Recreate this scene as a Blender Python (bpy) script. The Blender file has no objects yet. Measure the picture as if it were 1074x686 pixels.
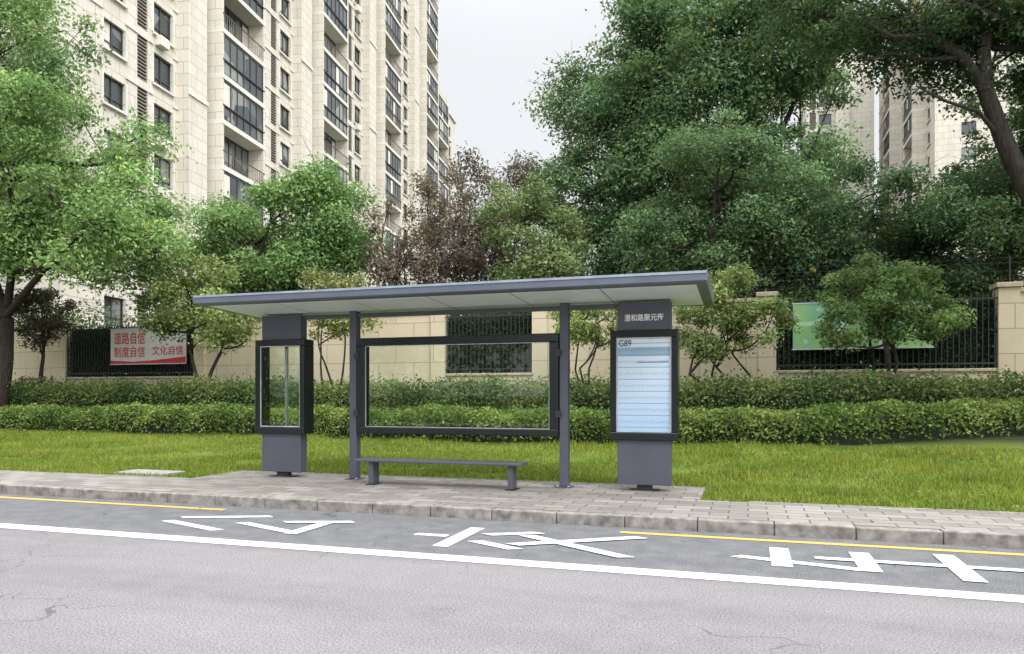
import bpy, math, random
import numpy as np
from mathutils import Vector, Matrix
random.seed(7); rng=np.random.default_rng(11)
sc=bpy.context.scene
sc.view_settings.view_transform='Standard'; sc.view_settings.look='None'; sc.view_settings.exposure=0

# ------------------------------------------------------------------ helpers
def link(o,parent=None):
    sc.collection.objects.link(o)
    if parent: o.parent=parent
    return o
def empty(name,loc=(0,0,0),rotz=0):
    e=bpy.data.objects.new(name,None); e.location=loc; e.rotation_euler=(0,0,rotz); e.empty_display_size=.3
    return link(e)
class MB:
    def __init__(s): s.v=[];s.f=[];s.m=[]
    def box(s,x0,x1,y0,y1,z0,z1,m=0):
        b=len(s.v)
        s.v+=[(x0,y0,z0),(x1,y0,z0),(x1,y1,z0),(x0,y1,z0),(x0,y0,z1),(x1,y0,z1),(x1,y1,z1),(x0,y1,z1)]
        for q in ((0,3,2,1),(4,5,6,7),(0,1,5,4),(1,2,6,5),(2,3,7,6),(3,0,4,7)):
            s.f.append(tuple(b+i for i in q)); s.m.append(m)
    def quad(s,pts,m=0):
        b=len(s.v); s.v+=list(pts); s.f.append(tuple(range(b,b+len(pts)))); s.m.append(m)
    def obj(s,name,mats,parent=None,bevel=0,smooth=False):
        me=bpy.data.meshes.new(name); me.from_pydata(s.v,[],s.f)
        for m in mats: me.materials.append(m)
        me.polygons.foreach_set('material_index',s.m)
        if smooth: me.polygons.foreach_set('use_smooth',[True]*len(s.f))
        me.update()
        o=link(bpy.data.objects.new(name,me),parent)
        if bevel:
            md=o.modifiers.new('b','BEVEL'); md.width=bevel; md.segments=2; md.limit_method='ANGLE'
        return o

class NT:
    def __init__(s,name):
        s.mat=bpy.data.materials.new(name); s.mat.use_nodes=True
        s.t=s.mat.node_tree; s.t.nodes.clear()
        s.out=s.t.nodes.new('ShaderNodeOutputMaterial')
    def n(s,typ,**kw):
        nd=s.t.nodes.new('ShaderNode'+typ)
        for k,v in kw.items():
            if k.startswith('i_'):
                key=k[2:]; key=int(key) if key.isdigit() else key.replace('_',' ')
                if isinstance(v,bpy.types.NodeSocket): s.t.links.new(v,nd.inputs[key])
                else: nd.inputs[key].default_value=v
            else: setattr(nd,k,v)
        return nd
    def math(s,op,a,b=0.0,c=None):
        nd=s.t.nodes.new('ShaderNodeMath'); nd.operation=op
        for i,v in enumerate((a,b) if c is None else (a,b,c)):
            if isinstance(v,bpy.types.NodeSocket): s.t.links.new(v,nd.inputs[i])
            else: nd.inputs[i].default_value=v
        return nd.outputs[0]
    def mix(s,f,a,b,blend='MIX'):
        nd=s.t.nodes.new('ShaderNodeMix'); nd.data_type='RGBA'; nd.blend_type=blend
        for i,v in ((0,f),(6,a),(7,b)):
            if isinstance(v,bpy.types.NodeSocket): s.t.links.new(v,nd.inputs[i])
            else: nd.inputs[i].default_value=v if not isinstance(v,tuple) else (v+(1,) if len(v)==3 else v)
        return nd.outputs[2]
    def noise(s,scale,detail=4,rough=.55,vec=None):
        nd=s.n('TexNoise'); nd.inputs['Scale'].default_value=scale; nd.inputs['Detail'].default_value=detail; nd.inputs['Roughness'].default_value=rough
        s.t.links.new(vec if vec is not None else s.pos(),nd.inputs['Vector']); return nd.outputs['Fac']
    def pos(s):
        if not hasattr(s,'_p'): s._p=s.n('NewGeometry').outputs['Position']
        return s._p
    def ramp(s,f,a,b,lo=0.,hi=1.):
        nd=s.n('MapRange'); nd.inputs[1].default_value=a; nd.inputs[2].default_value=b; nd.inputs[3].default_value=lo; nd.inputs[4].default_value=hi
        s.t.links.new(f,nd.inputs[0]); return nd.outputs[0]
    def bump(s,h,st=.3,d=.01):
        nd=s.n('Bump'); nd.inputs['Strength'].default_value=st; nd.inputs['Distance'].default_value=d
        s.t.links.new(h,nd.inputs['Height']); return nd.outputs[0]
    def pr(s,col,rough=.7,metal=0.,normal=None,spec=None,emis=None,es=0):
        nd=s.n('BsdfPrincipled')
        for k,v in (('Base Color',col),('Roughness',rough),('Metallic',metal),('Normal',normal),('Specular IOR Level',spec)):
            if v is None: continue
            if isinstance(v,bpy.types.NodeSocket): s.t.links.new(v,nd.inputs[k])
            else: nd.inputs[k].default_value=(v+(1,)) if isinstance(v,tuple) else v
        if emis is not None:
            if isinstance(emis,bpy.types.NodeSocket): s.t.links.new(emis,nd.inputs['Emission Color'])
            else: nd.inputs['Emission Color'].default_value=emis+(1,)
            nd.inputs['Emission Strength'].default_value=es
        s.t.links.new(nd.outputs[0],s.out.inputs[0]); return s.mat

def simple(name,col,rough=.6,metal=0,var=.12,scale=6,spec=.5):
    t=NT(name); f=t.noise(scale,4)
    c2=tuple(c*(1-var*2) for c in col); c1=tuple(min(1,c*(1+var)) for c in col)
    return t.pr(t.mix(t.ramp(f,.3,.7),c2,c1),rough,metal,None,spec)

# ------------------------------------------------------------------ terrain profile
PY=[-900,9.25,9.30,10.7,12.5,14,15,16,17,18.5,20,22,60,900]
PZ=[-.03,-.03,.10,.115,.18,.28,.42,.58,.80,1.12,1.33,1.4,1.4,1.4]
def tz(y): return np.interp(y,PY,PZ)

# ------------------------------------------------------------------ materials
def m_asphalt():
    t=NT('asphalt'); sep=t.n('SeparateXYZ',i_0=t.pos())
    big=t.noise(.35,4); med=t.noise(4,4); fine=t.noise(75,3,.85)
    base=t.mix(t.ramp(sep.outputs[1],5.6,6.2),(.205,.190,.196),(.105,.110,.116))
    st=t.n('Mapping'); st.inputs['Scale'].default_value=(.12,1.3,1); t.t.links.new(t.pos(),st.inputs[0])
    base=t.mix(t.ramp(t.noise(1.2,3,vec=st.outputs[0]),.4,.7,0,.5),base,(.125,.122,.125))
    base=t.mix(t.ramp(big,.35,.7,0,.35),base,(.12,.118,.12))
    base=t.mix(t.ramp(med,.4,.75,0,.4),base,(.23,.215,.215))
    g=t.ramp(fine,.32,.68,.3,1.7)
    c=t.mix(1.,base,t.n('CombineXYZ',i_0=g,i_1=g,i_2=g).outputs[0],'MULTIPLY')
    w=t.n('TexNoise'); w.inputs['Scale'].default_value=1.6; w.inputs['Detail'].default_value=6; t.t.links.new(t.pos(),w.inputs['Vector'])
    v2=t.n('VectorMath',operation='MULTIPLY_ADD'); t.t.links.new(w.outputs['Color'],v2.inputs[0]); v2.inputs[1].default_value=(1.1,1.1,0); t.t.links.new(t.pos(),v2.inputs[2])
    vo=t.n('TexVoronoi',feature='DISTANCE_TO_EDGE'); vo.inputs['Scale'].default_value=.75; t.t.links.new(v2.outputs[0],vo.inputs['Vector'])
    cr=t.math('LESS_THAN',vo.outputs['Distance'],.0045)
    mask=t.ramp(t.noise(.42,2),.48,.58)
    cr=t.math('MULTIPLY',cr,mask)
    c=t.mix(t.math('MULTIPLY',cr,.55),c,(.04,.04,.04))
    return t.pr(c,.88,0,t.bump(fine,.5,.01),.25)
def m_paint(name,col):
    t=NT(name); f=t.noise(28,4,.75); f2=t.noise(2.5,2)
    k=t.math('ADD',f,t.math('MULTIPLY',f2,.35))
    c=t.mix(t.ramp(k,.58,.48,0,.75),col,(.13,.13,.13))
    c=t.mix(t.ramp(t.noise(110,2),.4,.65,0,.35),c,(.22,.22,.22))
    return t.pr(c,.75,0,None,.3)
def m_paving():
    t=NT('paving_stones')
    b=t.n('TexBrick'); b.inputs['Scale'].default_value=1; b.inputs['Brick Width'].default_value=.4; b.inputs['Row Height'].default_value=.2
    b.inputs['Mortar Size'].default_value=.009; b.inputs['Color1'].default_value=(.165,.15,.135,1); b.inputs['Color2'].default_value=(.30,.275,.25,1); b.inputs['Mortar'].default_value=(.06,.055,.04,1)
    b.inputs['Bias'].default_value=-.1
    t.t.links.new(t.pos(),b.inputs['Vector'])
    c=t.mix(t.ramp(t.noise(1.2,5),.4,.7,0,.6),b.outputs['Color'],(.13,.12,.10))
    c=t.mix(t.ramp(t.noise(70,3),.4,.7,0,.2),c,(.32,.3,.28))
    return t.pr(c,.85,0,t.bump(t.math('SUBTRACT',1.,b.outputs['Fac']),.5,.01),.3)
def m_wall(name,c1,c2,bw,rh,obj=False,mort=.012):
    t=NT(name)
    src=t.n('TexCoord').outputs['Object'] if obj else t.pos()
    sep=t.n('SeparateXYZ',i_0=src)
    v=t.n('CombineXYZ',i_0=t.math('ADD',sep.outputs[0],sep.outputs[1]),i_1=sep.outputs[2]).outputs[0]
    b=t.n('TexBrick'); b.inputs['Scale'].default_value=1; b.inputs['Brick Width'].default_value=bw; b.inputs['Row Height'].default_value=rh
    b.inputs['Mortar Size'].default_value=mort; b.inputs['Color1'].default_value=c1+(1,); b.inputs['Color2'].default_value=c2+(1,)
    b.inputs['Mortar'].default_value=tuple(x*.6 for x in c1)+(1,)
    t.t.links.new(v,b.inputs['Vector'])
    st=t.n('Mapping'); st.inputs['Scale'].default_value=(1.5,1.5,.15); t.t.links.new(t.pos(),st.inputs[0])
    c=t.mix(t.ramp(t.noise(1.0,4,vec=st.outputs[0]),.48,.85,0,.45),b.outputs['Color'],tuple(x*.6 for x in c1))
    c=t.mix(t.ramp(t.noise(9,3),.4,.8,0,.2),c,tuple(x*.75 for x in c1))
    return t.pr(c,.8,0,None,.3)
def m_window():
    t=NT('window_glass'); 
    sn=t.n('TexVoronoi'); sn.inputs['Scale'].default_value=.55; t.t.links.new(t.pos(),sn.inputs['Vector'])
    sep=t.n('SeparateXYZ',i_0=sn.outputs['Color'])
    c=t.mix(t.ramp(sep.outputs[0],.5,.9,0,1),(.03,.04,.045),(.24,.25,.24))
    return t.pr(c,.08,0,t.bump(t.noise(1.2,2),.12,.05),.9)
def m_leaf(name,transl=.35,gloss=True):
    t=NT(name); a=t.n('Attribute',attribute_name='col')
    if gloss:
        p=t.n('BsdfPrincipled',i_Roughness=.65); p.inputs['Specular IOR Level'].default_value=.15
        t.t.links.new(a.outputs['Color'],p.inputs['Base Color'])
    else:
        p=t.n('BsdfDiffuse'); t.t.links.new(a.outputs['Color'],p.inputs[0])
    tr=t.n('BsdfTranslucent'); t.t.links.new(t.mix(.35,a.outputs['Color'],(.18,.26,.05)),tr.inputs['Color'])
    mx=t.n('MixShader'); mx.inputs[0].default_value=transl
    t.t.links.new(p.outputs[0],mx.inputs[1]); t.t.links.new(tr.outputs[0],mx.inputs[2]); t.t.links.new(mx.outputs[0],t.out.inputs[0]); return t.mat
def m_bark():
    t=NT('bark'); mp=t.n('Mapping'); mp.inputs['Scale'].default_value=(8,8,1.5); t.t.links.new(t.pos(),mp.inputs[0])
    f=t.noise(2.5,5,.7,mp.outputs[0])
    return t.pr(t.mix(t.ramp(f,.3,.7),(.014,.011,.009),(.065,.054,.044)),.9,0,t.bump(f,.8,.03),.2)
def m_ground():
    t=NT('lawn_soil'); sep=t.n('SeparateXYZ',i_0=t.pos())
    g=t.mix(t.ramp(t.noise(1.1,5),.35,.65),(.085,.135,.02),(.16,.205,.035))
    g=t.mix(t.ramp(t.noise(.5,3),.5,.75,0,.6),g,(.18,.17,.055))
    g=t.mix(t.ramp(t.noise(45,3),.35,.65,0,.5),g,(.05,.075,.015))
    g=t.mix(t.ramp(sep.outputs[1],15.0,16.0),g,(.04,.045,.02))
    return t.pr(g,.95,0,None,.1)
def m_glass():
    t=NT('shelter_glass')
    tr=t.n('BsdfTransparent'); tr.inputs[0].default_value=(.90,.95,.90,1)
    gl=t.n('BsdfGlossy'); gl.inputs['Roughness'].default_value=.02
    fr=t.n('Fresnel'); fr.inputs[0].default_value=1.65
    mx=t.n('MixShader'); t.t.links.new(fr.outputs[0],mx.inputs[0]); t.t.links.new(tr.outputs[0],mx.inputs[1]); t.t.links.new(gl.outputs[0],mx.inputs[2])
    t.t.links.new(mx.outputs[0],t.out.inputs[0]); return t.mat

M_asph=m_asphalt(); M_white=m_paint('white_road_paint',(.66,.66,.65)); M_yel=m_paint('yellow_road_paint',(.58,.36,.05))
M_pav=m_paving(); M_kerb=simple('granite_kerb',(.235,.215,.195),.85,0,.28,9)
M_wallc=m_wall('cream_stone',(.50,.43,.30),(.57,.49,.35),1.2,.6)
M_cap=simple('coping_stone',(.42,.36,.26),.8)
M_bld=m_wall('facade_stone',(.60,.555,.48),(.66,.615,.54),1.2,.725,True,.02)
M_bld2=m_wall('facade_trim',(.66,.635,.57),(.70,.675,.61),1.2,.9,True,.01)
M_glassw=m_window(); M_frame=simple('window_frame',(.06,.055,.05),.5); M_louv=simple('ac_louvre',(.22,.19,.165),.6)
M_leaf=m_leaf('leaves'); M_leafm=m_leaf('matte_leaves',.3,False); M_bark=m_bark(); M_ground=m_ground()
M_steel=simple('powder_coated_steel',(.082,.086,.115),.42,.2,.06,2)
M_roof=simple('roof_panel',(.12,.135,.175),.38,.3,.06,2); M_soff=simple('soffit_panel',(.66,.70,.72),.5,.0,.05,2)
M_black=simple('black_frame',(.008,.011,.014),.18,0,.1,3,.5); M_edge=simple('aluminium_edge',(.50,.53,.55),.4,.3)
M_glass=m_glass(); M_dark=simple('dark_iron',(.02,.02,.022),.5); M_txt=simple('white_letters',(.9,.9,.9),.6,0,.02)
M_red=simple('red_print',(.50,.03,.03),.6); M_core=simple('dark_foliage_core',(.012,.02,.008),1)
M_conc=simple('concrete',(.27,.26,.24),.9); M_wood=simple('stake_wood',(.16,.10,.06),.85)

# ------------------------------------------------------------------ world + sun + camera
w=bpy.data.worlds.new('World'); sc.world=w; w.use_nodes=True; nt=w.node_tree; nt.nodes.clear()
SE,SAZ=math.radians(42),math.radians(-38)
sky=nt.nodes.new('ShaderNodeTexSky'); sky.sky_type='NISHITA'; sky.sun_disc=False; sky.sun_elevation=SE; sky.sun_rotation=math.radians(90)-SAZ; sky.dust_density=4
dv=Vector((math.cos(SE)*math.cos(SAZ),math.cos(SE)*math.sin(SAZ),math.sin(SE)))
tc=nt.nodes.new('ShaderNodeTexCoord'); sx=nt.nodes.new('ShaderNodeSeparateXYZ'); nt.links.new(tc.outputs['Generated'],sx.inputs[0])
mr=nt.nodes.new('ShaderNodeMapRange'); mr.interpolation_type='SMOOTHSTEP'; nt.links.new(sx.outputs[2],mr.inputs[0]); mr.inputs[1].default_value=.4; mr.inputs[2].default_value=1.; mr.inputs[3].default_value=9.3; mr.inputs[4].default_value=27
dp=nt.nodes.new('ShaderNodeVectorMath'); dp.operation='DOT_PRODUCT'; nt.links.new(tc.outputs['Generated'],dp.inputs[0]); dp.inputs[1].default_value=dv
md=nt.nodes.new('ShaderNodeMapRange'); md.interpolation_type='SMOOTHSTEP'; nt.links.new(dp.outputs['Value'],md.inputs[0]); md.inputs[1].default_value=0; md.inputs[2].default_value=1; md.inputs[3].default_value=1; md.inputs[4].default_value=2.5
nz=nt.nodes.new('ShaderNodeTexNoise'); nz.inputs['Scale'].default_value=2.2; nz.inputs['Detail'].default_value=3; nt.links.new(tc.outputs['Generated'],nz.inputs['Vector'])
m2=nt.nodes.new('ShaderNodeMapRange'); nt.links.new(nz.outputs['Fac'],m2.inputs[0]); m2.inputs[3].default_value=.94; m2.inputs[4].default_value=1.06
mu=nt.nodes.new('ShaderNodeMath'); mu.operation='MULTIPLY'; nt.links.new(mr.outputs[0],mu.inputs[0]); nt.links.new(m2.outputs[0],mu.inputs[1])
mu2=nt.nodes.new('ShaderNodeMath'); mu2.operation='MULTIPLY'; nt.links.new(mu.outputs[0],mu2.inputs[0]); nt.links.new(md.outputs[0],mu2.inputs[1])
vm=nt.nodes.new('ShaderNodeVectorMath'); vm.operation='SCALE'; vm.inputs[0].default_value=(.98,1.0,1.03); nt.links.new(mu2.outputs[0],vm.inputs['Scale'])
mx=nt.nodes.new('ShaderNodeMix'); mx.data_type='RGBA'; mx.inputs[0].default_value=.94; nt.links.new(sky.outputs[0],mx.inputs[6]); nt.links.new(vm.outputs[0],mx.inputs[7])
bg=nt.nodes.new('ShaderNodeBackground'); bg.inputs[1].default_value=.1; nt.links.new(mx.outputs[2],bg.inputs[0])
wo=nt.nodes.new('ShaderNodeOutputWorld'); nt.links.new(bg.outputs[0],wo.inputs[0])
sl=bpy.data.lights.new('sun','SUN'); sl.energy=1.5; sl.angle=math.radians(16); sl.color=(1,.97,.92)
so=link(bpy.data.objects.new('sun',sl))
so.rotation_euler=dv.to_track_quat('Z','Y').to_euler(); so.location=dv*60
cd=bpy.data.cameras.new('camera'); cd.sensor_width=36; cd.lens=26.0; cd.shift_y=.067; cd.clip_end=3000
co=link(bpy.data.objects.new('camera',cd)); co.location=(0,0,1.4); co.rotation_euler=(math.radians(90),0,math.radians(17.7)); sc.camera=co

# ------------------------------------------------------------------ ground, road
g=MB(); xs=list(np.linspace(-900,-60,8))+list(np.linspace(-50,30,41))+list(np.linspace(60,900,8))
ys=sorted(set(PY+[-300,-60,-5,11.5,13.2,14.5,15.5,16.5,17.7,19.2,21,30,100,250]))
nx=len(xs)
for y in ys:
    for x in xs:
        bz=float(tz(y)); 
        if 11<y<16: bz+=.03*math.sin(x*.7+y)+.02*math.sin(x*1.9-y*2)
        g.v.append((x,y,bz))
for j in range(len(ys)-1):
    for i in range(nx-1):
        a=j*nx+i; g.f.append((a,a+1,a+nx+1,a+nx)); g.m.append(0)
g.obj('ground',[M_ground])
r=MB(); r.quad([(-400,-9,0),(400,-9,0),(400,7.85,0),(-400,7.85,0)]); r.obj('road',[M_asph])
p=MB(); p.box(-400,400,8.0,9.33,-.02,.12); p.box(-8.2,-.62,9.332,10.55,-.02,.122); p.obj('pavement',[M_pav])
e=MB()
x=-40.
while x<20:
    if not(-8.4<x<-.9): e.box(x+.006,x+.994,9.335,9.39,0,.126)
    x+=1
for a in range(8): e.box(-8.2+a*.947+.005,-8.2+(a+1)*.947-.005,10.553,10.61,0,.128)
e.box(-.617,-.56,9.345,10.60,0,.128)
e.obj('pavement_edging',[M_kerb],bevel=.006)
k=MB(); x=-80.
while x<60:
    dz=random.uniform(-.004,.003); k.box(x+.004,x+.746,7.853+random.uniform(-.002,.004),7.997,-.02,.122+dz); x+=.75
k.obj('kerb',[M_kerb],bevel=.012)
k=MB(); k.box(-400,400,-9.2,-9,-.02,.13); k.box(-400,400,-12,-9.203,-.02,.128); k.obj('far_pavement',[M_kerb])
l=MB(); l.quad([(-400,5.80,.004),(400,5.80,.004),(400,6.01,.004),(-400,6.01,.004)]); l.obj('lane_line_marking',[M_white])
l=MB(); 
for a,b in ((-120,-6.1),(-1.25,120)): l.quad([(a,7.50,.004),(b,7.50,.004),(b,7.60,.004),(a,7.60,.004)])
l.obj('yellow_kerb_line_marking',[M_yel])
CH={'gong':[[(.40,.97),(.10,.52)],[(.60,.97),(.93,.52)],[(.52,.55),(.2,.12)],[(.14,.12),(.84,.12)],[(.66,.34),(.88,.0)]],
 'jiao':[[(.5,1.0),(.5,.84)],[(.04,.78),(.96,.78)],[(.35,.68),(.12,.46)],[(.65,.68),(.88,.46)],[(.72,.5),(.08,.0)],[(.28,.5),(.94,.0)]],
 'che':[[(.15,.84),(.85,.84)],[(.42,1.0),(.2,.57)],[(.16,.55),(.84,.55)],[(.05,.25),(.95,.25)],[(.52,.72),(.52,-.05)]]}
for nm,xc,L in (('gong',-5.2,2.1),('jiao',-2.1,2.2),('che',1.05,2.3)):
    b=MB(); z=.005
    for st in CH[nm]:
        (u0,v0),(u1,v1)=st; d=Vector((u1-u0,v1-v0)).normalized(); nn=Vector((-d.y,d.x))*(.036+.012*abs(d.y))
        pts=[(u0+nn.x,v0+nn.y),(u1+nn.x,v1+nn.y),(u1-nn.x,v1-nn.y),(u0-nn.x,v0-nn.y)]
        W=[(xc+L*(.5-v),6.82+1.1*(u-.5),z) for u,v in pts]
        n=(Vector(W[1])-Vector(W[0])).cross(Vector(W[2])-Vector(W[1]))
        if n.z<0: W=W[::-1]
        b.quad(W); z+=.0012
    b.obj('road_character_marking',[M_white])

# ------------------------------------------------------------------ text
def text_geo(body):
    cu=bpy.data.curves.new('t','FONT'); cu.body=body; cu.resolution_u=3; cu.offset=.012
    o=bpy.data.objects.new('t',cu); sc.collection.objects.link(o)
    bpy.context.view_layer.update(); dg=bpy.context.evaluated_depsgraph_get()
    me=bpy.data.meshes.new_from_object(o.evaluated_get(dg))
    v=np.array([tuple(q.co) for q in me.vertices]); f=[tuple(p.vertices) for p in me.polygons]
    bpy.data.objects.remove(o); 
    return v,f
def text_plate(name,body,x0,x1,z0,z1,y,mat,parent):
    try:
        v,f=text_geo(body)
        if len(v)==0: return
        mn=v.min(0); mxx=v.max(0)
        X=x0+(v[:,0]-mn[0])/(mxx[0]-mn[0])*(x1-x0); Z=z0+(v[:,1]-mn[1])/(mxx[1]-mn[1])*(z1-z0)
        me=bpy.data.meshes.new(name); me.from_pydata([(a,y,b) for a,b in zip(X,Z)],[],f); me.materials.append(mat)
        link(bpy.data.objects.new(name,me),parent)
    except Exception as ex: print('text',ex)

# ------------------------------------------------------------------ bus shelter
S=empty('bus_shelter')
R=MB(); x0,x1=-7.76,-.46
prof=[(8.95,2.745),(8.97,2.735),(10.72,2.665),(10.75,2.68),(10.75,2.76),(9.6,2.90),(8.98,2.86),(8.95,2.845)]
n=len(prof)
for X in (x0,x1):
    for y,z in prof: R.v.append((X,y,z))
for i in range(n): R.f.append((i,(i+1)%n,n+(i+1)%n,n+i)); R.m.append(0)
R.f.append(tuple(range(n))[::-1]); R.m.append(0); R.f.append(tuple(range(n,2*n))); R.m.append(0)
R.obj('roof',[M_roof],S,bevel=.008)
q=MB()
def sz(y): return 2.735+(y-8.97)*(2.665-2.735)/(1.75)
nseg=6; wseg=(x1-x0-.24)/nseg
for i in range(nseg):
    a=x0+.12+i*wseg+.008; b=a+wseg-.016; ya,yb=9.07,10.62
    q.quad([(a,ya,sz(ya)-.004),(a,yb,sz(yb)-.004),(b,yb,sz(yb)-.004),(b,ya,sz(ya)-.004)])
q.obj('soffit',[M_soff],S)
q=MB(); q.box(x0-.01,x1+.01,8.925,8.948,2.75,2.868); q.obj('fascia_trim',[M_roof],S,bevel=.005)
q=MB(); q.box(x0,x1,8.915,8.924,2.836,2.866); q.obj('fascia_top_stripe',[simple('fascia_strip',(.30,.34,.42),.4,.3)],S)  # lighter blue stripe along the top of the fascia
PX=(-5.74,-2.44)
q=MB()
for X in PX: q.box(X-.06,X+.06,10.0,10.14,.135,2.69)
q.obj('posts',[M_steel],S,bevel=.01)
q=MB()
for X in PX: q.box(X-.11,X+.11,9.95,10.19,.123,.137)
q.obj('post_bases',[M_steel],S)
q=MB()
for X in PX:
    for dx in (-.08,.08):
        for y in (9.97,10.17): q.box(X+dx-.012,X+dx+.012,y-.012,y+.012,.138,.152)
q.obj('anchor_bolts',[M_edge],S)
q=MB(); q.box(-7.3,-1.0,10.03,10.11,2.60,2.655); q.obj('roof_beam',[M_steel],S)
fx0,fx1,fz0,fz1=-5.65,-2.51,.83,2.27
q=MB(); q.box(fx0,fx1,9.97,10.13,fz1-.12,fz1); q.box(fx0,fx1,9.97,10.13,fz0,fz0+.10)
q.box(fx0,fx0+.13,9.97,10.13,fz0+.10,fz1-.12); q.box(fx1-.13,fx1,9.97,10.13,fz0+.10,fz1-.12)
q.obj('display_frame',[M_black],S,bevel=.012)
q=MB(); a0,a1,b0,b1=fx0+.13,fx1-.13,fz0+.10,fz1-.12
q.box(a0+.001,a1-.001,9.99,10.0,b1-.010,b1-.001); q.box(a0+.001,a1-.001,9.99,10.0,b0+.001,b0+.008); q.box(a0+.001,a0+.009,9.99,10.0,b0+.009,b1-.011); q.box(a1-.009,a1-.001,9.99,10.0,b0+.009,b1-.011)
q.obj('display_inner_edge',[M_edge],S)
q=MB(); q.quad([(a0,10.04,b0),(a1,10.04,b0),(a1,10.04,b1),(a0,10.04,b1)])
q.obj('display_glass',[M_glass],S)
q=MB()
for X in (-5.67,-2.52): 
    for z in (1.1,1.95): q.box(X-.03,X+.05,9.955,9.969,z,z+.09)
q.obj('frame_hinges',[M_dark],S)

def m_screen():
    t=NT('route_screen'); sep=t.n('SeparateXYZ',i_0=t.pos()); z=sep.outputs[2]; x=sep.outputs[0]
    row=t.math('FRACT',t.math('MULTIPLY',z,6.2)); line=t.math('LESS_THAN',row,.07)
    mid=t.math('MULTIPLY',t.math('GREATER_THAN',row,.38),t.math('LESS_THAN',row,.62))
    br=t.n('CombineXYZ',i_0=t.math('MULTIPLY',x,60),i_1=t.math('MULTIPLY',z,50)).outputs[0]
    tx=t.math('GREATER_THAN',t.noise(1,3,.8,br),.52)
    c=t.mix(t.ramp(z,.9,2.1),(.30,.42,.58),(.54,.62,.68))
    c=t.mix(t.math('MULTIPLY',t.math('MULTIPLY',t.math('GREATER_THAN',z,1.93),t.math('LESS_THAN',z,2.05)),.7),c,(.12,.24,.38))
    c=t.mix(t.math('MULTIPLY',line,.8),c,(.12,.25,.40))
    c=t.mix(t.math('MULTIPLY',t.math('MULTIPLY',tx,mid),.4),c,(.08,.1,.16))
    return t.pr(c,.25,0,None,.5,c,.12)
M_scr=m_screen(); M_blue=simple('blue_print',(.08,.22,.45),.5)
def kiosk(xc,glazed):
    K=empty('information_kiosk')
    yA,yB=9.98,10.16; hw=.355
    q=MB(); q.box(xc-hw,xc+hw,yA,yB,.20,.83); q.box(xc-hw,xc+hw,yA,yB,2.275,2.66); q.obj('body_panels',[M_steel],K,bevel=.008)
    q=MB(); q.box(xc-.10,xc+.10,10.02,10.12,.123,.2); q.box(xc-.2,xc+.2,9.98,10.16,.123,.135); q.obj('foot',[M_dark],K)
    z0,z1=.80,2.28; W=.45; a,b=9.93,10.21
    q=MB(); q.box(xc-W,xc+W,a,b,z1-.10,z1); q.box(xc-W,xc+W,a,b,z0,z0+.11)
    q.box(xc-W,xc-W+.085,a,b,z0+.11,z1-.10); q.box(xc+W-.085,xc+W,a,b,z0+.11,z1-.10); q.obj('display_frame',[M_black],K,bevel=.014)
    c0,c1,d0,d1=xc-W+.085,xc+W-.085,z0+.11,z1-.10
    e=MB(); e.box(c0+.001,c0+.014,a+.02,a+.035,d0,d1); e.box(c1-.014,c1-.001,a+.02,a+.035,d0,d1); e.box(c0+.015,c1-.015,a+.02,a+.035,d1-.014,d1-.001); e.box(c0+.015,c1-.015,a+.02,a+.035,d0+.001,d0+.014); e.obj('inner_edge',[M_edge],K)
    if glazed:
        q=MB(); 
        for y in (a+.045,b-.04): q.quad([(c0,y,d0),(c1,y,d0),(c1,y,d1),(c0,y,d1)])
        q.obj('glass',[M_glass],K)
        q=MB(); q.box(xc-.02,xc+.02,b-.1,b-.06,d0,d1); q.obj('centre_rail',[M_edge],K)
    else:
        q=MB(); q.box(c0,c1,a+.045,b-.03,d0,d1); q.obj('back_panel',[M_dark],K)
        q=MB(); q.quad([(c0+.014,a+.04,d0+.014),(c1-.014,a+.04,d0+.014),(c1-.014,a+.04,d1-.014),(c0+.014,a+.04,d1-.014)]); q.obj('route_screen',[M_scr],K)
        text_plate('route_number','G89',c0+.03,c0+.20,d1-.12,d1-.03,a+.036,M_dark,K)
        q=MB(); q.quad([(c0+.28,a+.037,d1-.34),(c1-.04,a+.037,d1-.34),(c1-.04,a+.037,d1-.325),(c0+.28,a+.037,d1-.325)]); q.obj('route_line',[M_blue],K)
        text_plate('stop_name','澄和路聚元街',xc-.26,xc+.26,2.40,2.495,yA-.006,M_txt,K)
    return K
kiosk(-7.0,True); kiosk(-1.33,False)
Bn=empty('bench')
q=MB(); q.box(-5.38,-2.87,9.42,9.74,.455,.492); q.obj('seat',[M_steel],Bn,bevel=.008)
q=MB()
for X in (-5.15,-3.05): q.box(X-.035,X+.035,9.47,9.67,.135,.454); 
q.obj('legs',[M_steel],Bn,bevel=.006)
q=MB()
for X in (-5.15,-3.05): q.box(X-.07,X+.07,9.45,9.69,.123,.134)
q.obj('feet',[M_dark],Bn)
q=MB(); q.box(-9.9,-8.9,9.55,10.05,.10,.15); q.obj('utility_cover',[M_conc],bevel=.01)

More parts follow.
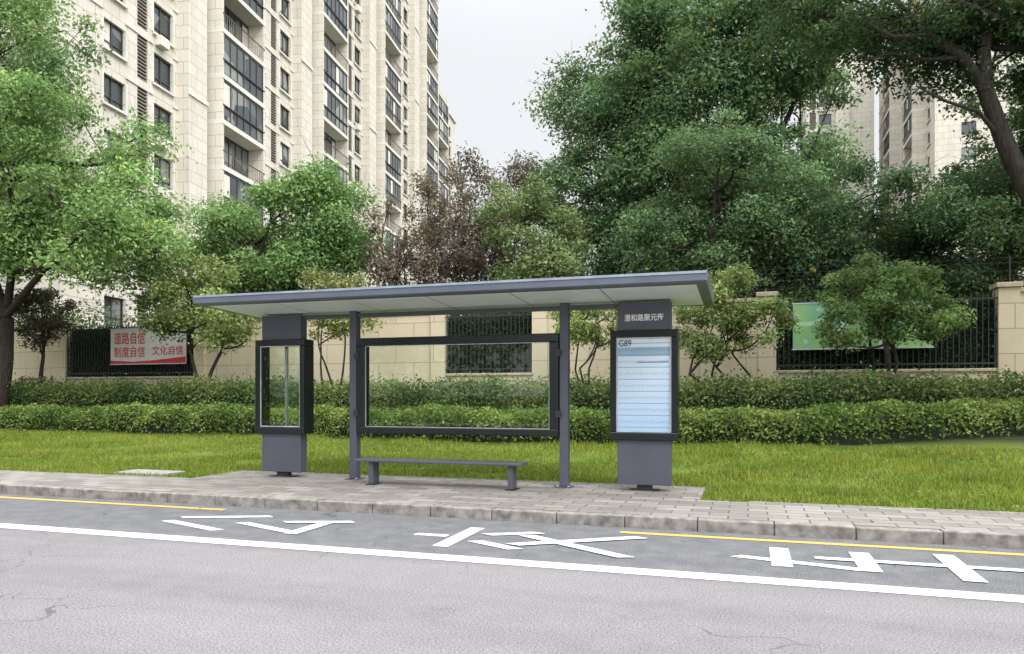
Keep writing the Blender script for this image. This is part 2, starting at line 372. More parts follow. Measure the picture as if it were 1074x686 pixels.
# ------------------------------------------------------------------ perimeter wall
WL=empty('perimeter_wall'); OP=[(-46,-40.5),(-34.5,-29),(-23.3,-17.7),(-8.6,-5.9),(.7,5.7),(12,17.5),(24,29.5)]
q=MB(); c=MB(); edges=[-70]+[v for o in OP for v in o]+[45]
for i in range(0,len(edges),2):
    a,b=edges[i],edges[i+1]
    q.box(a+.45,b-.45,20.45,20.75,1.0,3.86); c.box(a+.452,b-.452,20.39,20.81,3.862,3.96)
    for X in (a,b-.45): q.box(X+.002,X+.448,20.36,20.84,1.0,3.98); c.box(X-.05,X+.5,20.30,20.90,3.982,4.10)
for a,b in OP: q.box(a+.003,b-.003,20.43,20.77,1.0,1.98); c.box(a+.003,b-.003,20.38,20.82,1.982,2.06)
q.obj('wall_body',[M_wallc],WL); c.obj('coping',[M_cap],WL,bevel=.015)
q=MB()
for a,b in OP:
    q.box(a,b,20.41,20.44,3.72,3.76); q.box(a,b,20.41,20.44,2.16,2.20)
    X=a+.06
    while X<b: q.box(X-.009,X+.009,20.412,20.438,2.06,3.88) ; X+=.125
q.obj('iron_railing',[M_dark],WL)
q=MB()
X=-60
while X<40: q.box(X-.015,X+.015,20.58,20.61,3.9,4.75); X+=3
for z in (4.2,4.4,4.6,4.72): q.box(-60,40,20.59,20.598,z,z+.008)
q.obj('wire_fence',[M_dark],WL)

def m_mural(name,c1,c2,c3,s):
    t=NT(name); f=t.noise(s,3); f2=t.noise(s*2.3,4)
    c=t.mix(t.ramp(f,.40,.55),c1,c2); c=t.mix(t.ramp(f2,.52,.62),c,c3); return t.pr(c,.5)
def poster(name,x0,x1,z0,z1,mat,y=20.34):
    q=MB(); q.box(x0,x1,y,y+.03,z0,z1); E=empty(name); q.obj('board',[mat],E); 
    q=MB(); q.box(x0-.03,x1+.03,y-.01,y-.002,z1,z1+.03); q.box(x0-.03,x1+.03,y-.01,y-.002,z0-.03,z0); q.obj('border',[M_edge],E); return E
poster('landscape_mural_sign',1.1,4.3,2.6,3.75,m_mural('mural',(.26,.48,.17),(.18,.42,.26),(.52,.66,.52),.9))
E=poster('slogan_banner',-21.2,-18.0,2.5,3.7,simple('banner_white',(.6,.58,.56),.6,0,.05))
text_plate('slogan_top','道路自信',-21.05,-19.7,3.17,3.6,20.335,M_red,E)
text_plate('slogan_bottom','制度自信',-21.05,-19.7,2.72,3.10,20.335,M_red,E)
text_plate('slogan_right','文化自信',-19.4,-18.1,2.78,3.10,20.335,M_red,E)
q=MB(); q.quad([(-21.2,20.336,2.5),(-18.0,20.336,2.5),(-18.0,20.336,2.72),(-19.2,20.336,2.62),(-20.2,20.336,2.57),(-21.2,20.336,2.62)]); q.obj('red_wave',[M_red],E)

# ------------------------------------------------------------------ buildings
def facade(W,G,F,L,T,length,floors,fh,off):
    """skin built in local coords: outward +x, along +y"""
    H=floors*fh+1.2; D=-.3
    cuts=[]
    y=off
    while y<length:
        for a,b,ty in ((0,5.4,'B'),(6.3,8.0,'W'),(9.0,9.9,'L'),(10.3,12.1,'V'),(12.6,14.5,'P')):
            A,B_=y+a,y+b
            if A>=.4 and B_<=length-.4: cuts.append((A,B_,ty))
        y+=15.
    cur=0.; T.box(.002,.12,.3,length-.3,fh*3+.02,fh*3+.3) if not cuts else None
    nb=0
    for A,B_,ty in cuts:
        W.box(D,0,cur,A,0,H)
        if A-cur>.3:
            for f in range(2,floors+1): T.box(.001,.07,cur+.02,A-.02,f*fh-.02,f*fh+.16)
        if ty=='P':
            W.box(D,.75,A,B_,0,H+.6)
            for f in range(0,floors+1,3): T.box(.751,.83,A-.05,B_+.05,f*fh+.9,f*fh+1.15)
        else:
            if ty=='B': nb+=1
            for f in range(floors):
                z=f*fh
                if ty=='B':
                    P=1.5
                    openb=(nb+f)%3==0
                    T.box(D,P,A,B_,z+.0,z+.30)
                    W.box(D+.02,P-.03,A+.003,A+.22,z+.30,z+fh); W.box(D+.02,P-.03,B_-.22,B_-.003,z+.30,z+fh)
                    gx=P-.14 if not openb else .25
                    G.box(gx,gx+.04,A+.22,B_-.22,z+.302,z+fh-.002)
                    n=6; ww=(B_-A-.44)/n
                    for i in range(n+1):
                        yy=A+.22+i*ww; F.box(gx+.041,gx+.09,yy-.035,yy+.035,z+.302,z+fh-.004)
                    F.box(gx+.042,gx+.08,A+.22,B_-.22,z+1.15,z+1.23); F.box(gx+.042,gx+.08,A+.22,B_-.22,z+.305,z+.42); F.box(gx+.042,gx+.08,A+.22,B_-.22,z+fh-.14,z+fh-.006)
                    for _ in range(2):
                        if random.random()<.5:
                            i=random.randrange(n); k_=random.choice([.5,1.3]); T.box(gx+.041,gx+.045,A+.26+i*ww,A+.18+(i+1)*ww,z+k_,z+fh-.2)
                    if openb or random.random()<.4:
                        for i in range(20):
                            yy=A+.3+i*(B_-A-.6)/19; L.box(P-.02,P+.005,yy-.015,yy+.015,z+.302,z+1.2)
                    F.box(P-.029,P+.02,A+.1,B_-.1,z+1.20,z+1.26)
                elif ty=='L':
                    W.box(D,0,A,B_,z,z+.45)
                    for i in range(12): L.box(-.2,-.06,A,B_,z+.5+i*.2,z+.58+i*.2)
                    F.box(D,-.21,A,B_,z+.45,z+fh)
                else:
                    s=.95 if ty=='W' else .7
                    W.box(D,0,A,B_,z,z+s); W.box(D,0,A,B_,z+fh-.38,z+fh)
                    G.box(-.24,-.2,A,B_,z+s,z+fh-.38)
                    if random.random()<.4: T.box(-.199,-.197,A+.07,A+.07+random.uniform(.3,.8),z+s+.06,z+fh-.45)
                    T.box(-.18,.16,A-.06,B_+.06,z+s-.12,z+s+.001)
                    T.box(.0015,.09,A-.12,A-.001,z+s+.002,z+fh-.3); T.box(.0015,.09,B_+.001,B_+.12,z+s+.002,z+fh-.3)
                    F.box(-.195,-.13,A,A+.06,z+s,z+fh-.38); F.box(-.195,-.13,B_-.06,B_,z+s,z+fh-.38)
                    m=(A+B_)/2; F.box(-.195,-.13,m-.03,m+.03,z+s,z+fh-.38); F.box(-.194,-.14,A,B_,z+fh-.45,z+fh-.382); F.box(-.194,-.14,A,B_,z+s+.002,z+s+.06); F.box(-.194,-.14,A,B_,z+s+.45,z+s+.5)
                    if ty=='V' and random.random()<.3:
                        T.box(.01,.4,A+.2,A+1.0,z+.05,z+.6)
            W.box(D,0 if ty!='B' else 1.3,A,B_,floors*fh,H)
        cur=B_
    W.box(D,0,cur,length,0,H)
    T.box(-.4,.25,-.25,length+.25,H,H+.35)
def building(name,loc,rot,length,floors,depth,off,fh=2.9,E=None):
    if E is None: E=empty(name,loc,rot)
    Ws,Gs,Fs,Ls,Ts=MB(),MB(),MB(),MB(),MB()
    facade(Ws,Gs,Fs,Ls,Ts,length,floors,fh,off)
    H=floors*fh+1.2
    Ws.box(-depth,-.302,.32,length-.32,0,H-.1)
    for (ya,yb,gy,sg) in ((0,.318,0.,-1),(length-.318,length,length,1)):
        cols=[(-depth,-depth*.72),(-depth*.72+1.5,-depth*.35),(-depth*.35+1.5,-.302)]
        for a,b in cols: Ws.box(a,b,ya,yb,0,H)
        for a in (-depth*.72,-depth*.35):
            for f in range(floors):
                z=f*fh; Ws.box(a,a+1.5,ya,yb,z,z+.9); Ws.box(a,a+1.5,ya,yb,z+2.4,z+fh)
                m=(ya+yb)/2; Gs.box(a,a+1.5,m-.03,m+.03,z+.9,z+2.4); o=m+sg*.05
                for c0 in (0,.71,1.42): Fs.box(a+c0,a+c0+.08,min(m+sg*.031,o),max(m+sg*.031,o),z+.9,z+2.4)
            Ws.box(a,a+1.5,ya,yb,floors*fh,H)
    Ts.box(-depth-.2,-.41,-.25,length+.25,H-.05,H+.32)
    Ws.box(-depth*.6,-depth*.3,length*.3,length*.3+min(6,length*.4),H+.33,H+4)
    Ws.obj('walls',[M_bld],E); Gs.obj('windows',[M_glassw],E); Fs.obj('frames',[M_frame],E); Ls.obj('louvres',[M_louv],E); Ts.obj('trim',[M_bld2],E)
    return E
RA=math.atan2(.135,.99)
building('apartment_block',(-31.5,27.2,1.2),RA,63,19,14,-3.4)
ca,sa=math.cos(RA),math.sin(RA)
lx,ly=-.6,63.6
building('apartment_block',(-31.5+lx*ca-ly*sa,27.2+lx*sa+ly*ca,1.2),RA,15,14,12,.5)
building('apartment_block',(8.5,122,1.2),-math.pi/2,9.5,18,12,-8.5)
building('apartment_block',(20.5,134,1.2),math.pi,38,17,12,-2.)

# ------------------------------------------------------------------ vegetation
def leaf_arrays(P,bias,size,cols,asp=.5):
    N=len(P)
    nrm=rng.normal(size=(N,3)); nrm/=np.linalg.norm(nrm,axis=1)[:,None]
    nrm=nrm*.75+bias; nrm/=np.linalg.norm(nrm,axis=1)[:,None]+1e-9
    t=rng.normal(size=(N,3)); t-= (t*nrm).sum(1)[:,None]*nrm; t/=np.linalg.norm(t,axis=1)[:,None]+1e-9
    b=np.cross(nrm,t); s=(size*rng.uniform(.6,1.25,N))[:,None]
    V=np.stack([P-t*s*.5,P+b*s*asp*.5-t*s*.05+nrm*s*.06,P+t*s*.5,P-b*s*asp*.5-t*s*.05+nrm*s*.06],1).reshape(-1,3)
    C=np.repeat(cols,4,axis=0)
    return V,C
def segs_arrays(segs,sides=6):
    V=[];F=[]
    for p0,p1,r0,r1 in segs:
        p0=np.array(p0,float);p1=np.array(p1,float); d=p1-p0; L=np.linalg.norm(d)
        if L<1e-5: continue
        d/=L; a=np.cross(d,[0.3,.9,.1]); a/=np.linalg.norm(a); b=np.cross(d,a); o=len(V)
        for i in range(sides):
            an=2*math.pi*i/sides; V.append(p0+(a*math.cos(an)+b*math.sin(an))*r0)
        for i in range(sides):
            an=2*math.pi*i/sides; V.append(p1+(a*math.cos(an)+b*math.sin(an))*r1)
        for i in range(sides): F.append((o+i,o+(i+1)%sides,o+sides+(i+1)%sides,o+sides+i))
    return np.array(V).reshape(-1,3),np.array(F,dtype=np.int32).reshape(-1,4)
def quads_obj(name,V1,F1,V2,C2,mats):
    n1=len(V1); n2=len(V2)//4
    V=np.vstack([V1,V2]) if n1 else V2
    F2=np.arange(n2*4,dtype=np.int32).reshape(-1,4)+n1
    F=np.vstack([F1,F2]) if len(F1) else F2
    me=bpy.data.meshes.new(name); me.vertices.add(len(V)); me.vertices.foreach_set('co',V.astype(np.float32).ravel())
    me.loops.add(F.size); me.loops.foreach_set('vertex_index',F.astype(np.int32).ravel())
    me.polygons.add(len(F)); me.polygons.foreach_set('loop_start',np.arange(0,F.size,4,dtype=np.int32)); me.polygons.foreach_set('loop_total',np.full(len(F),4,np.int32))
    for m in mats: me.materials.append(m)
    mi=np.zeros(len(F),np.int32); mi[:len(F1)]=1; me.polygons.foreach_set('material_index',mi)
    sm=np.zeros(len(F),bool); sm[:len(F1)]=True; me.polygons.foreach_set('use_smooth',sm)
    me.update(calc_edges=True)
    at=me.color_attributes.new('col','FLOAT_COLOR','POINT'); C=np.zeros((len(V),4),np.float32); C[:,3]=1; C[n1:,:3]=np.clip(C2,0,.8)
    at.data.foreach_set('color',C.ravel())
    return link(bpy.data.objects.new(name,me))
def curve(p0,p1,r0,r1,n=5,w=.12,sag=0.):
    p0=np.array(p0,float);p1=np.array(p1,float); L=np.linalg.norm(p1-p0); pts=[p0]
    off=rng.normal(size=3)*w*L
    for i in range(1,n):
        t=i/n; pts.append(p0+(p1-p0)*t+off*math.sin(math.pi*t)+rng.normal(size=3)*w*.25*L/n+np.array([0,0,sag*L*math.sin(math.pi*t)]))
    pts.append(p1); out=[]
    for i in range(n): out.append((pts[i],pts[i+1],r0+(r1-r0)*i/n,r0+(r1-r0)*(i+1)/n))
    return out,pts
BR=1.4
def tree(name,base,blobs,nclump,cr,nleaf,lsize,col,col2,trunk_r=.15,fork=.45,multi=1,limbs=True,flat=.65,yellow=.02,extra=None):
    B=np.array(blobs,float); vol=B[:,3]*B[:,4]*B[:,5]; pr=vol**.8; pr/=pr.sum()
    idx=rng.choice(len(B),nclump,p=pr); u=rng.normal(size=(nclump,3)); u/=np.linalg.norm(u,axis=1)[:,None]
    rad=rng.uniform(.2,1.,nclump)**.45
    C=B[idx,:3]+u*B[idx,3:]*rad[:,None]
    R=cr*rng.uniform(.5,1.35,nclump)
    per=(R**2); per/=per.sum(); ci=rng.choice(nclump,nleaf,p=per)
    d=rng.normal(size=(nleaf,3)); d/=np.linalg.norm(d,axis=1)[:,None]
    rr=rng.uniform(0,1,nleaf)**.5*(1+.18*rng.normal(size=nleaf))
    P=C[ci]+d*rr[:,None]*R[ci][:,None]*np.array([1,1,flat]); P[:,2]-= .12*R[ci]*(rr**2)
    bias=d*.5+np.array([0,0,.45])
    col=np.array(col)*BR;col2=np.array(col2)*BR
    cm=rng.uniform(0,1,nclump); cb=rng.uniform(.68,1.32,nclump)
    cc=(col[None]*(1-cm[ci])[:,None]+col2[None]*cm[ci][:,None])*(cb[ci]*rng.uniform(.75,1.3,nleaf))[:,None]
    ym=rng.uniform(0,1,nleaf)<yellow; cc[ym]=np.array([.28,.24,.05])*rng.uniform(.6,1.2,ym.sum())[:,None]
    LV,LC=leaf_arrays(P,bias,lsize,cc)
    segs=[]
    base=np.array(base,float); ctr=(B[:,:3]*vol[:,None]).sum(0)/vol.sum(); top=C[:,2].max(); 
    cbz=C[:,2].min()
    for m in range(multi):
        b0=base+np.array([rng.normal()*.12*(multi>1),rng.normal()*.12*(multi>1),0])
        tgt=np.array([ctr[0],ctr[1],0])*.6+np.array([base[0],base[1],0])*.4; 
        if multi>1: tgt=tgt+np.append(rng.normal(size=2)*B[0,3]*.4,0)
        hz=base[2]+(top-base[2])*fork; pf=np.array([tgt[0],tgt[1],hz])
        rr0=trunk_r/(multi**.5)
        s,_=curve(b0-[0,0,.15],pf,rr0*1.15,rr0*.72,6,.04); segs+=s
        s2,tp=curve(pf,np.array([ctr[0],ctr[1],top-(top-cbz)*.3]),rr0*.72,rr0*.12,7,.08); segs+=s2
        if m==0: tpts=tp
        else: tpts=tpts+tp
    tp=np.array(tpts)
    if limbs:
        npri=min(9,nclump); pri=rng.choice(nclump,npri,replace=False); ptsall=[]
        for i in pri:
            cand=tp[tp[:,2]<C[i,2]+.2]; 
            st=cand[rng.integers(len(cand))] if len(cand) else tp[0]
            if C[i,2]<tp[:,2].min()+.5: st=tp[0]
            s,pt=curve(st,C[i],trunk_r*.42,trunk_r*.1,6,.12); segs+=s; ptsall+=pt[1:]
        ptsall=np.array(ptsall+list(tp[1:]))
        for i in range(nclump):
            dd=np.linalg.norm(ptsall-C[i],axis=1)+ (ptsall[:,2]>C[i,2]+.3)*2; j=dd.argmin()
            s,pt=curve(ptsall[j],C[i],trunk_r*.14,trunk_r*.03,3,.12); segs+=s
            for _ in range(3):
                e=C[i]+rng.normal(size=3)*R[i]*.5; segs.append((C[i],e,trunk_r*.04+.004,.003))
    if extra: segs+=extra
    V1,F1=segs_arrays(segs,7)
    return quads_obj(name,V1,F1,LV,LC,[M_leaf,M_bark])

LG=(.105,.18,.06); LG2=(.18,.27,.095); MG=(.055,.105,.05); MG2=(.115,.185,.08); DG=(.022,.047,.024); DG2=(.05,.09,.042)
tree('camphor_tree',(-22.3,17,.8),[(-21.5,17,7.4,3.6,3,2.6),(-18.6,17,6.8,2.6,2.4,2.2),(-19.5,17.3,9.2,2.4,2.2,1.5),(-24.5,17,8,3,3,3),(-17.2,17.2,5.9,1.6,1.5,1.3),(-19.6,17.2,5.9,2.0,1.5,1.2)],130,.95,84000,.14,LG,LG2,.30,.32)
tree('camphor_tree',(-34,25,1.3),[(-33,25,15.5,4.5,3,4.5),(-37,25,12,4,3,4),(-29.5,25,17,2.5,2,2)],65,1.4,38000,.22,(.12,.19,.09),LG2,.3,.4)
tree('camphor_tree',(-17.6,25,1.3),[(-17.8,25,7.6,3.3,2.6,2.6),(-15.6,25,8.2,2.2,2,2),(-20.5,25,7,2.2,2,2.4)],85,1.0,48000,.17,(.08,.15,.05),(.15,.23,.08),.24,.35)
tree('osmanthus_tree',(-15.5,18.4,1.08),[(-15.9,18.4,4.3,1.6,1.2,1.2),(-14.9,18.4,3.7,1.1,.9,.8),(-17.2,18.4,4.0,.9,.8,.8)],48,.5,12000,.12,(.13,.18,.06),(.20,.24,.085),.09,.4,2)
tree('plum_tree',(-23.0,19.2,1.2),[(-22.9,19.2,4.2,1.1,.9,1.0)],30,.4,5500,.12,(.05,.045,.04),(.09,.075,.055),.08,.4,1)
tree('osmanthus_tree',(-11.2,18.4,1.08),[(-11.2,18.4,4.0,1.2,1,1.1)],30,.4,4500,.12,(.14,.17,.05),(.22,.22,.08),.06,.4,3)
tree('osmanthus_tree',(-3.75,18.3,1.05),[(-3.75,18.3,3.5,.85,.8,.95)],30,.34,5600,.10,(.12,.18,.05),(.2,.25,.08),.06,.35,3)
tree('osmanthus_tree',(-.6,18.5,1.1),[(-.5,18.5,3.8,1.45,1.1,.9),(-.9,18.4,3.0,1.1,.8,.8),(.2,18.4,3.1,.9,.8,.6)],55,.38,13000,.10,(.10,.14,.05),(.18,.22,.08),.08,.25,4)
tree('osmanthus_tree',(2.75,18.5,1.1),[(2.75,18.5,3.7,1.6,1.2,.95),(3.6,18.5,3.2,.9,.8,.6),(2.0,18.4,3.1,.8,.7,.6)],60,.38,19000,.095,(.075,.13,.045),(.14,.21,.07),.09,.3,3)
for X,Y,T,r in ((-12.6,25.5,9.6,1.3),(-11.2,27,10.8,1.4),(-9.9,26,11.1,1.3),(-8.6,27,10.8,1.3)):
    tree('cherry_plum_tree',(X,Y,1.3),[(X,Y,T-2.6,r,r,2.5),(X+.3,Y,T-4.3,r*1.2,r,1.8)],50,.55,8500,.14,(.085,.06,.055),(.16,.12,.10),.11,.3,2,flat=.9)
tree('maple_tree',(-7.1,24,1.3),[(-7.1,24,6.6,1.8,1.6,2.2),(-6.2,24,5.0,1.6,1.5,1.6),(-7.6,24,8.3,1,1,1)],55,.65,17000,.14,(.09,.14,.055),(.15,.19,.08),.12,.3,2)
tree('camphor_tree',(-5.2,28,1.3),[(-5.5,28,10.0,2.7,2.4,3.4),(-5.0,28,6.8,3,2.4,2.6),(-6.0,28,12.8,1.6,1.4,1.3),(-3.6,28,12.5,1.6,1.5,1.8)],125,.95,60000,.165,(.07,.13,.065),(.14,.21,.10),.25,.3)
tree('camphor_tree',(-2.2,27,1.3),[(-2.3,27,12.3,3.1,2.6,4.0),(-1.6,27,8.5,3.4,2.6,3.0),(-2.6,27,15.6,2.2,1.8,1.6),(.5,27,14.0,2.6,2,2.3)],145,1.05,76000,.17,MG,MG2,.28,.3)
tree('camphor_tree',(1.6,28,1.3),[(1.3,28,11.0,2.5,2.4,3.6),(.8,28,7.6,2.8,2.4,2.8),(2.0,28,13.6,1.7,1.5,1.6)],105,.95,52000,.165,(.045,.09,.045),MG2,.25,.3)
tree('camphor_tree',(-.9,23.5,1.3),[(-.9,23.5,7.2,2.5,1.8,2.9),(-2.6,23.5,6.0,1.7,1.4,2.2),(.9,23.5,6.2,1.7,1.4,2.3)],90,.75,40000,.13,(.045,.085,.04),(.11,.175,.08),.18,.3)
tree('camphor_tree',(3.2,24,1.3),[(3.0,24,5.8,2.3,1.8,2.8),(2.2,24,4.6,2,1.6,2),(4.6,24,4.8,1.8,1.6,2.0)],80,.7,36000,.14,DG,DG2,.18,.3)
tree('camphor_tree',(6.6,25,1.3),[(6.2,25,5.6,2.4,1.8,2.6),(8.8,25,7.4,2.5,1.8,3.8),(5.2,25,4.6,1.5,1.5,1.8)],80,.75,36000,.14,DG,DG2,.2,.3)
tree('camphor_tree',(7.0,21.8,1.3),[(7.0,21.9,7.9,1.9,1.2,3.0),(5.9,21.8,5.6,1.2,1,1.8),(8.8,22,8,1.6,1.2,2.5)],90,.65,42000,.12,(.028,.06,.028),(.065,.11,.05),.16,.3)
ex=[]
def limb(pts,r0,r1):
    n=len(pts)-1
    for i in range(n): 
        ex.append((pts[i],pts[i+1],r0+(r1-r0)*i/n,r0+(r1-r0)*(i+1)/n))
limb([(6.0,16,.5),(5.8,16,2.2),(5.45,16,3.8),(5.05,16,5.0),(4.6,16,6.1),(4.25,15.9,7.1),(4.2,15.9,7.9),(4.4,16,8.8),(4.5,16,9.8)],.22,.10)
limb([(4.25,15.9,7.1),(3.85,15.8,7.75),(3.3,15.7,8.15),(2.6,15.6,8.2),(2.0,15.5,8.6),(1.3,15.4,8.75)],.11,.035)
limb([(3.85,15.8,7.75),(3.2,15.7,7.75),(2.6,15.6,7.9),(2.0,15.5,7.8)],.05,.015)
limb([(3.3,15.7,8.15),(2.8,15.8,8.9),(2.2,15.9,9.5)],.05,.02)
limb([(5.05,16,5.0),(5.2,15.8,6.2),(5.2,15.6,7.4),(4.95,15.5,8.8)],.12,.05)
limb([(5.45,16,3.8),(5.9,15.9,5.0),(6.3,15.8,6.2),(6.9,15.7,7.6)],.12,.05)
limb([(4.6,16,6.1),(4.1,15.8,6.7),(3.5,15.6,6.9),(3.0,15.5,7.2)],.05,.015)
tree('camphor_tree',(6.0,16,.7),[(4.6,16.5,9.3,3.4,2.0,1.1),(2.6,15.9,8.75,1.9,1.4,.7),(6.4,16.2,7.7,1.6,1.6,2.0),(4.9,16.6,8.0,1.7,1,.9),(5.9,16.8,5.7,.7,.7,1.8),(.9,15.8,9.2,1.3,1.0,.55),(3.6,16.4,8.7,1.6,1,.7)],175,.55,90000,.095,(.022,.047,.022),(.055,.095,.042),.2,.75,limbs=True,extra=ex)

def mass(name,pts,rads,nleaf,lsize,c1,c2,core=True):
    C=np.array(pts,float); R=np.array(rads,float); N=len(C)
    p=R**2/np.sum(R**2); ci=rng.choice(N,nleaf,p=p); d=rng.normal(size=(nleaf,3)); d/=np.linalg.norm(d,axis=1)[:,None]
    rr=rng.uniform(.55,1.08,nleaf)
    P=C[ci]+d*(rr*R[ci])[:,None]; cm=rng.uniform(0,1,N); cc=BR*(np.array(c1)*(1-cm[ci])[:,None]+np.array(c2)*cm[ci][:,None])*rng.uniform(.7,1.3,nleaf)[:,None]
    LV,LC=leaf_arrays(P,d*.5+[0,0,.4],lsize,cc)
    V1,F1=segs_arrays([((c[0],c[1],min(1.0,c[2]-.1)),c,.03,.01) for c in C],5)
    return quads_obj(name,V1,F1,LV,LC,[M_leafm,M_bark])
pts=[];rd=[]
for i in range(170):
    X=rng.uniform(-42,14); pts.append((X,rng.uniform(21.8,24.2),rng.uniform(2.0,4.6))); rd.append(rng.uniform(.5,1.0))
mass('shrubbery',pts,rd,75000,.15,(.03,.06,.025),(.07,.11,.045))
pts=[];rd=[]
for i in range(110):
    X=rng.uniform(-32,34); Y=rng.uniform(34,42); pts.append((X,Y,rng.uniform(2.5,7.5))); rd.append(rng.uniform(1.2,2.2))
mass('background_trees',pts,rd,42000,.34,(.05,.085,.045),(.09,.13,.06))
pts=[];rd=[]
for i in range(120):
    X=rng.uniform(-60,60); pts.append((X,rng.uniform(-24,-19),rng.uniform(1.5,8.5))); rd.append(rng.uniform(1.4,2.4))
mass('unseen_reflection_trees',pts,rd,30000,.5,(.05,.085,.045),(.09,.13,.06))  # unseen tree mass behind the camera, added to turn glass reflections green
P=[];
for a,b in OP:
    if b<-35 or a>20: continue
    n=int((b-a)*1.9*520); P.append(np.stack([rng.uniform(a+.02,b-.02,n),20.56+rng.normal(size=n)*.06,rng.uniform(2.06,3.8+.0*1,n)+rng.normal(size=n)*.05],1))
P=np.vstack(P); cc=np.array([.022,.045,.022])*rng.uniform(.5,2.4,len(P))[:,None]
LV,LC=leaf_arrays(P,np.array([0,-.6,.4]),.10,cc); quads_obj('ivy',np.zeros((0,3)),np.zeros((0,4),np.int32),LV,LC,[M_leafm,M_bark])
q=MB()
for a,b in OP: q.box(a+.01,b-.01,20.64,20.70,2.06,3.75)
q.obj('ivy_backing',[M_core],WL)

def hedge(name,xa,xb,yf,w,h,dens,c1,c2,ls,wild=0.):
    n=int((xb-xa)*dens); X=rng.uniform(xa,xb,n); 
    th=rng.uniform(-.05,math.pi+.05,n)
    cy=np.cos(th); sz_=np.sin(th)
    oy=np.sign(cy)*np.abs(cy)**.45; oz=np.sign(sz_)*np.abs(sz_)**.45
    lump=.08*np.sin(X*2.1+th*2)+.07*np.sin(X*4.7-th*3)+.05*np.sin(X*9.1+th*5)+.06*np.sin(X*.8)
    rr=(1+lump)*rng.uniform(.84,1.06,n)+(.4+wild)*np.abs(rng.normal(size=n))*.12
    Yc=np.vectorize(yf)(X); Y=Yc-oy*w/2*rr; ozr=oz*rr
    base=np.minimum(tz(Y),tz(Yc)); ozc=np.clip(ozr,0,1)
    Z=base*(1-ozc)+tz(Yc)*ozc-.02+ozr*h
    cm=(np.sin(X*3.3)+np.sin(X*1.3+2)+rng.normal(size=n))*.25+.5; cm=np.clip(cm,0,1)
    cc=(np.array(c1)*(1-cm)[:,None]+np.array(c2)*cm[:,None])*rng.uniform(.6,1.4,n)[:,None]
    bias=np.stack([np.zeros(n),-oy*.6,oz*.6+.1],1)
    LV,LC=leaf_arrays(np.stack([X,Y,Z],1),bias,ls,cc,.6)
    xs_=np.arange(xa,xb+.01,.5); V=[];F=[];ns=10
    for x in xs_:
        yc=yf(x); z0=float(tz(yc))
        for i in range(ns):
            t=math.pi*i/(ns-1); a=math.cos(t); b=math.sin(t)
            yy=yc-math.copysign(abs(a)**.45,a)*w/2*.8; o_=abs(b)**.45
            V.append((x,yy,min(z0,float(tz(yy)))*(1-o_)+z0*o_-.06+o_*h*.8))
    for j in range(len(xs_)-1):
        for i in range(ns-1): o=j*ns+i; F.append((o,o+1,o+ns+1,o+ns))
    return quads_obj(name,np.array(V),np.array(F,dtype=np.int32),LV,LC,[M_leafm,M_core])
y1=lambda x: 15.6+1.2*(1/(1+math.exp(-(x-3.0)*1.0)))+.12*math.sin(x*.35)
y2=lambda x: 17.9+.15*math.sin(x*.3)
hedge('clipped_hedge',-34,14,y1,1.3,.56,2500,(.08,.135,.035),(.19,.25,.07),.075)
hedge('clipped_hedge',-34,14,y2,1.1,.62,1800,(.055,.10,.035),(.15,.20,.065),.085,1.6)
n=42000; X=rng.uniform(-32,13,n); Y=rng.uniform(16.3,20.2,n); P=np.stack([X,Y,tz(Y)+np.abs(rng.normal(size=n))*.13+.02],1)
cc=np.array([.09,.135,.04])*rng.uniform(.5,1.7,n)[:,None]
LV,LC=leaf_arrays(P,np.array([0,-.2,.6]),.11,cc); quads_obj('groundcover',np.zeros((0,3)),np.zeros((0,4),np.int32),LV,LC,[M_leafm,M_bark])
n=210000; X=rng.uniform(-30,10,n); Y=9.41+(15.2-9.41)*rng.uniform(0,1,n)**1.05
keep=~((X>-8.3)&(X<-.54)&(Y<10.64)); keep&=~((X>-9.95)&(X<-8.85)&(Y>9.5)&(Y<10.1)); X=X[keep];Y=Y[keep]; n=len(X)
Z=tz(Y)+np.where((Y>11)&(Y<16),.03*np.sin(X*.7+Y)+.02*np.sin(X*1.9-Y*2),0)
tuft=(np.sin(X*1.7+3*np.sin(Y*1.3))+np.sin(Y*2.9+X*.6)+np.sin(X*5.3+2*np.sin(Y*3.9))+3)/6
hgt=rng.uniform(.03,.075,n)*(.6+.9*tuft)
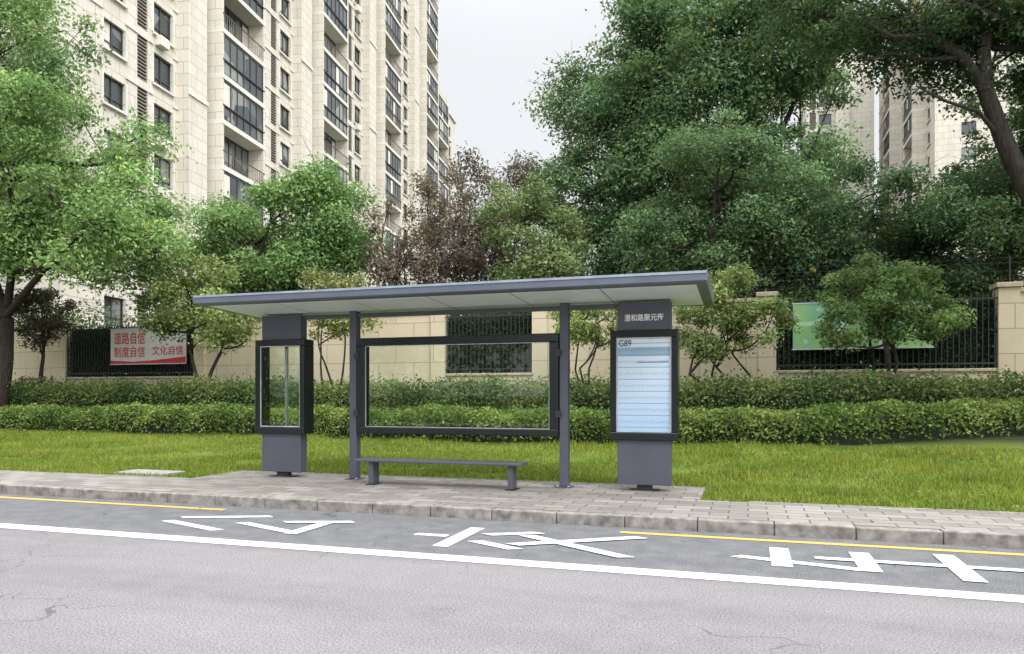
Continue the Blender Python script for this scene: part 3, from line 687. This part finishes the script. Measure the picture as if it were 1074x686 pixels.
big=(np.sin(X*2.3+1.7*np.sin(Y*2.1+X))*np.sin(Y*3.1+X*.9)>.86)&(X>-2); hgt[big]*=2.2
an=rng.uniform(0,2*math.pi,n); wd=.006+.004*rng.uniform(size=n)
dx=np.cos(an)*wd; dy=np.sin(an)*wd; lx=rng.normal(size=n)*.03; ly=rng.normal(size=n)*.03
V=np.stack([np.stack([X-dx,Y-dy,Z-.01],1),np.stack([X+dx,Y+dy,Z-.01],1),np.stack([X+lx+dx*.3,Y+ly+dy*.3,Z+hgt],1),np.stack([X+lx-dx*.3,Y+ly-dy*.3,Z+hgt],1)],1).reshape(-1,3)
cc=(np.array([.11,.17,.025])*(1-tuft)[:,None]+np.array([.24,.28,.05])*tuft[:,None])*rng.uniform(.65,1.4,n)[:,None]
dry=rng.uniform(size=n)<.07; cc[dry]=[.29,.25,.12]
quads_obj('grass',np.zeros((0,3)),np.zeros((0,4),np.int32),V,np.repeat(cc,4,axis=0),[M_leafm,M_bark])
n=800; X=rng.uniform(-25,9,n); Y=np.concatenate([rng.uniform(9.4,15,n-60),rng.uniform(6.2,9.3,60)]); Z=np.where(Y>9.33,tz(Y)+.06,np.where(Y>7.9,.132,.012))
pm=(X>-8.3)&(X<-.5)&(Y<10.66)&(Y>9.3); Z=np.where(pm,.134,Z)
cc=np.array([.28,.22,.08])*rng.uniform(.5,1.4,n)[:,None]
LV,LC=leaf_arrays(np.stack([X,Y,Z],1),np.array([0,0,4.]),.055,cc,.6); quads_obj('fallen_leaves',np.zeros((0,3)),np.zeros((0,4),np.int32),LV,LC,[M_leafm,M_bark])
for X,Y in ((2.75,18.3),(-22.9,19.1),(-15.5,18.2)):
    z=float(tz(Y)); q=MB()
    for a,b in ((-.5,-.3),(.5,-.3),(0,.4)): q.box(X+a-.03,X+a+.03,Y+b-.03,Y+b+.03,z-.1,z+.85)
    q.box(X-.6,X+.6,Y-.37,Y-.332,z+.72,z+.79); q.obj('tree_stake',[M_wood])
print('faces',sum(len(o.data.polygons) for o in bpy.data.objects if o.type=='MESH'))
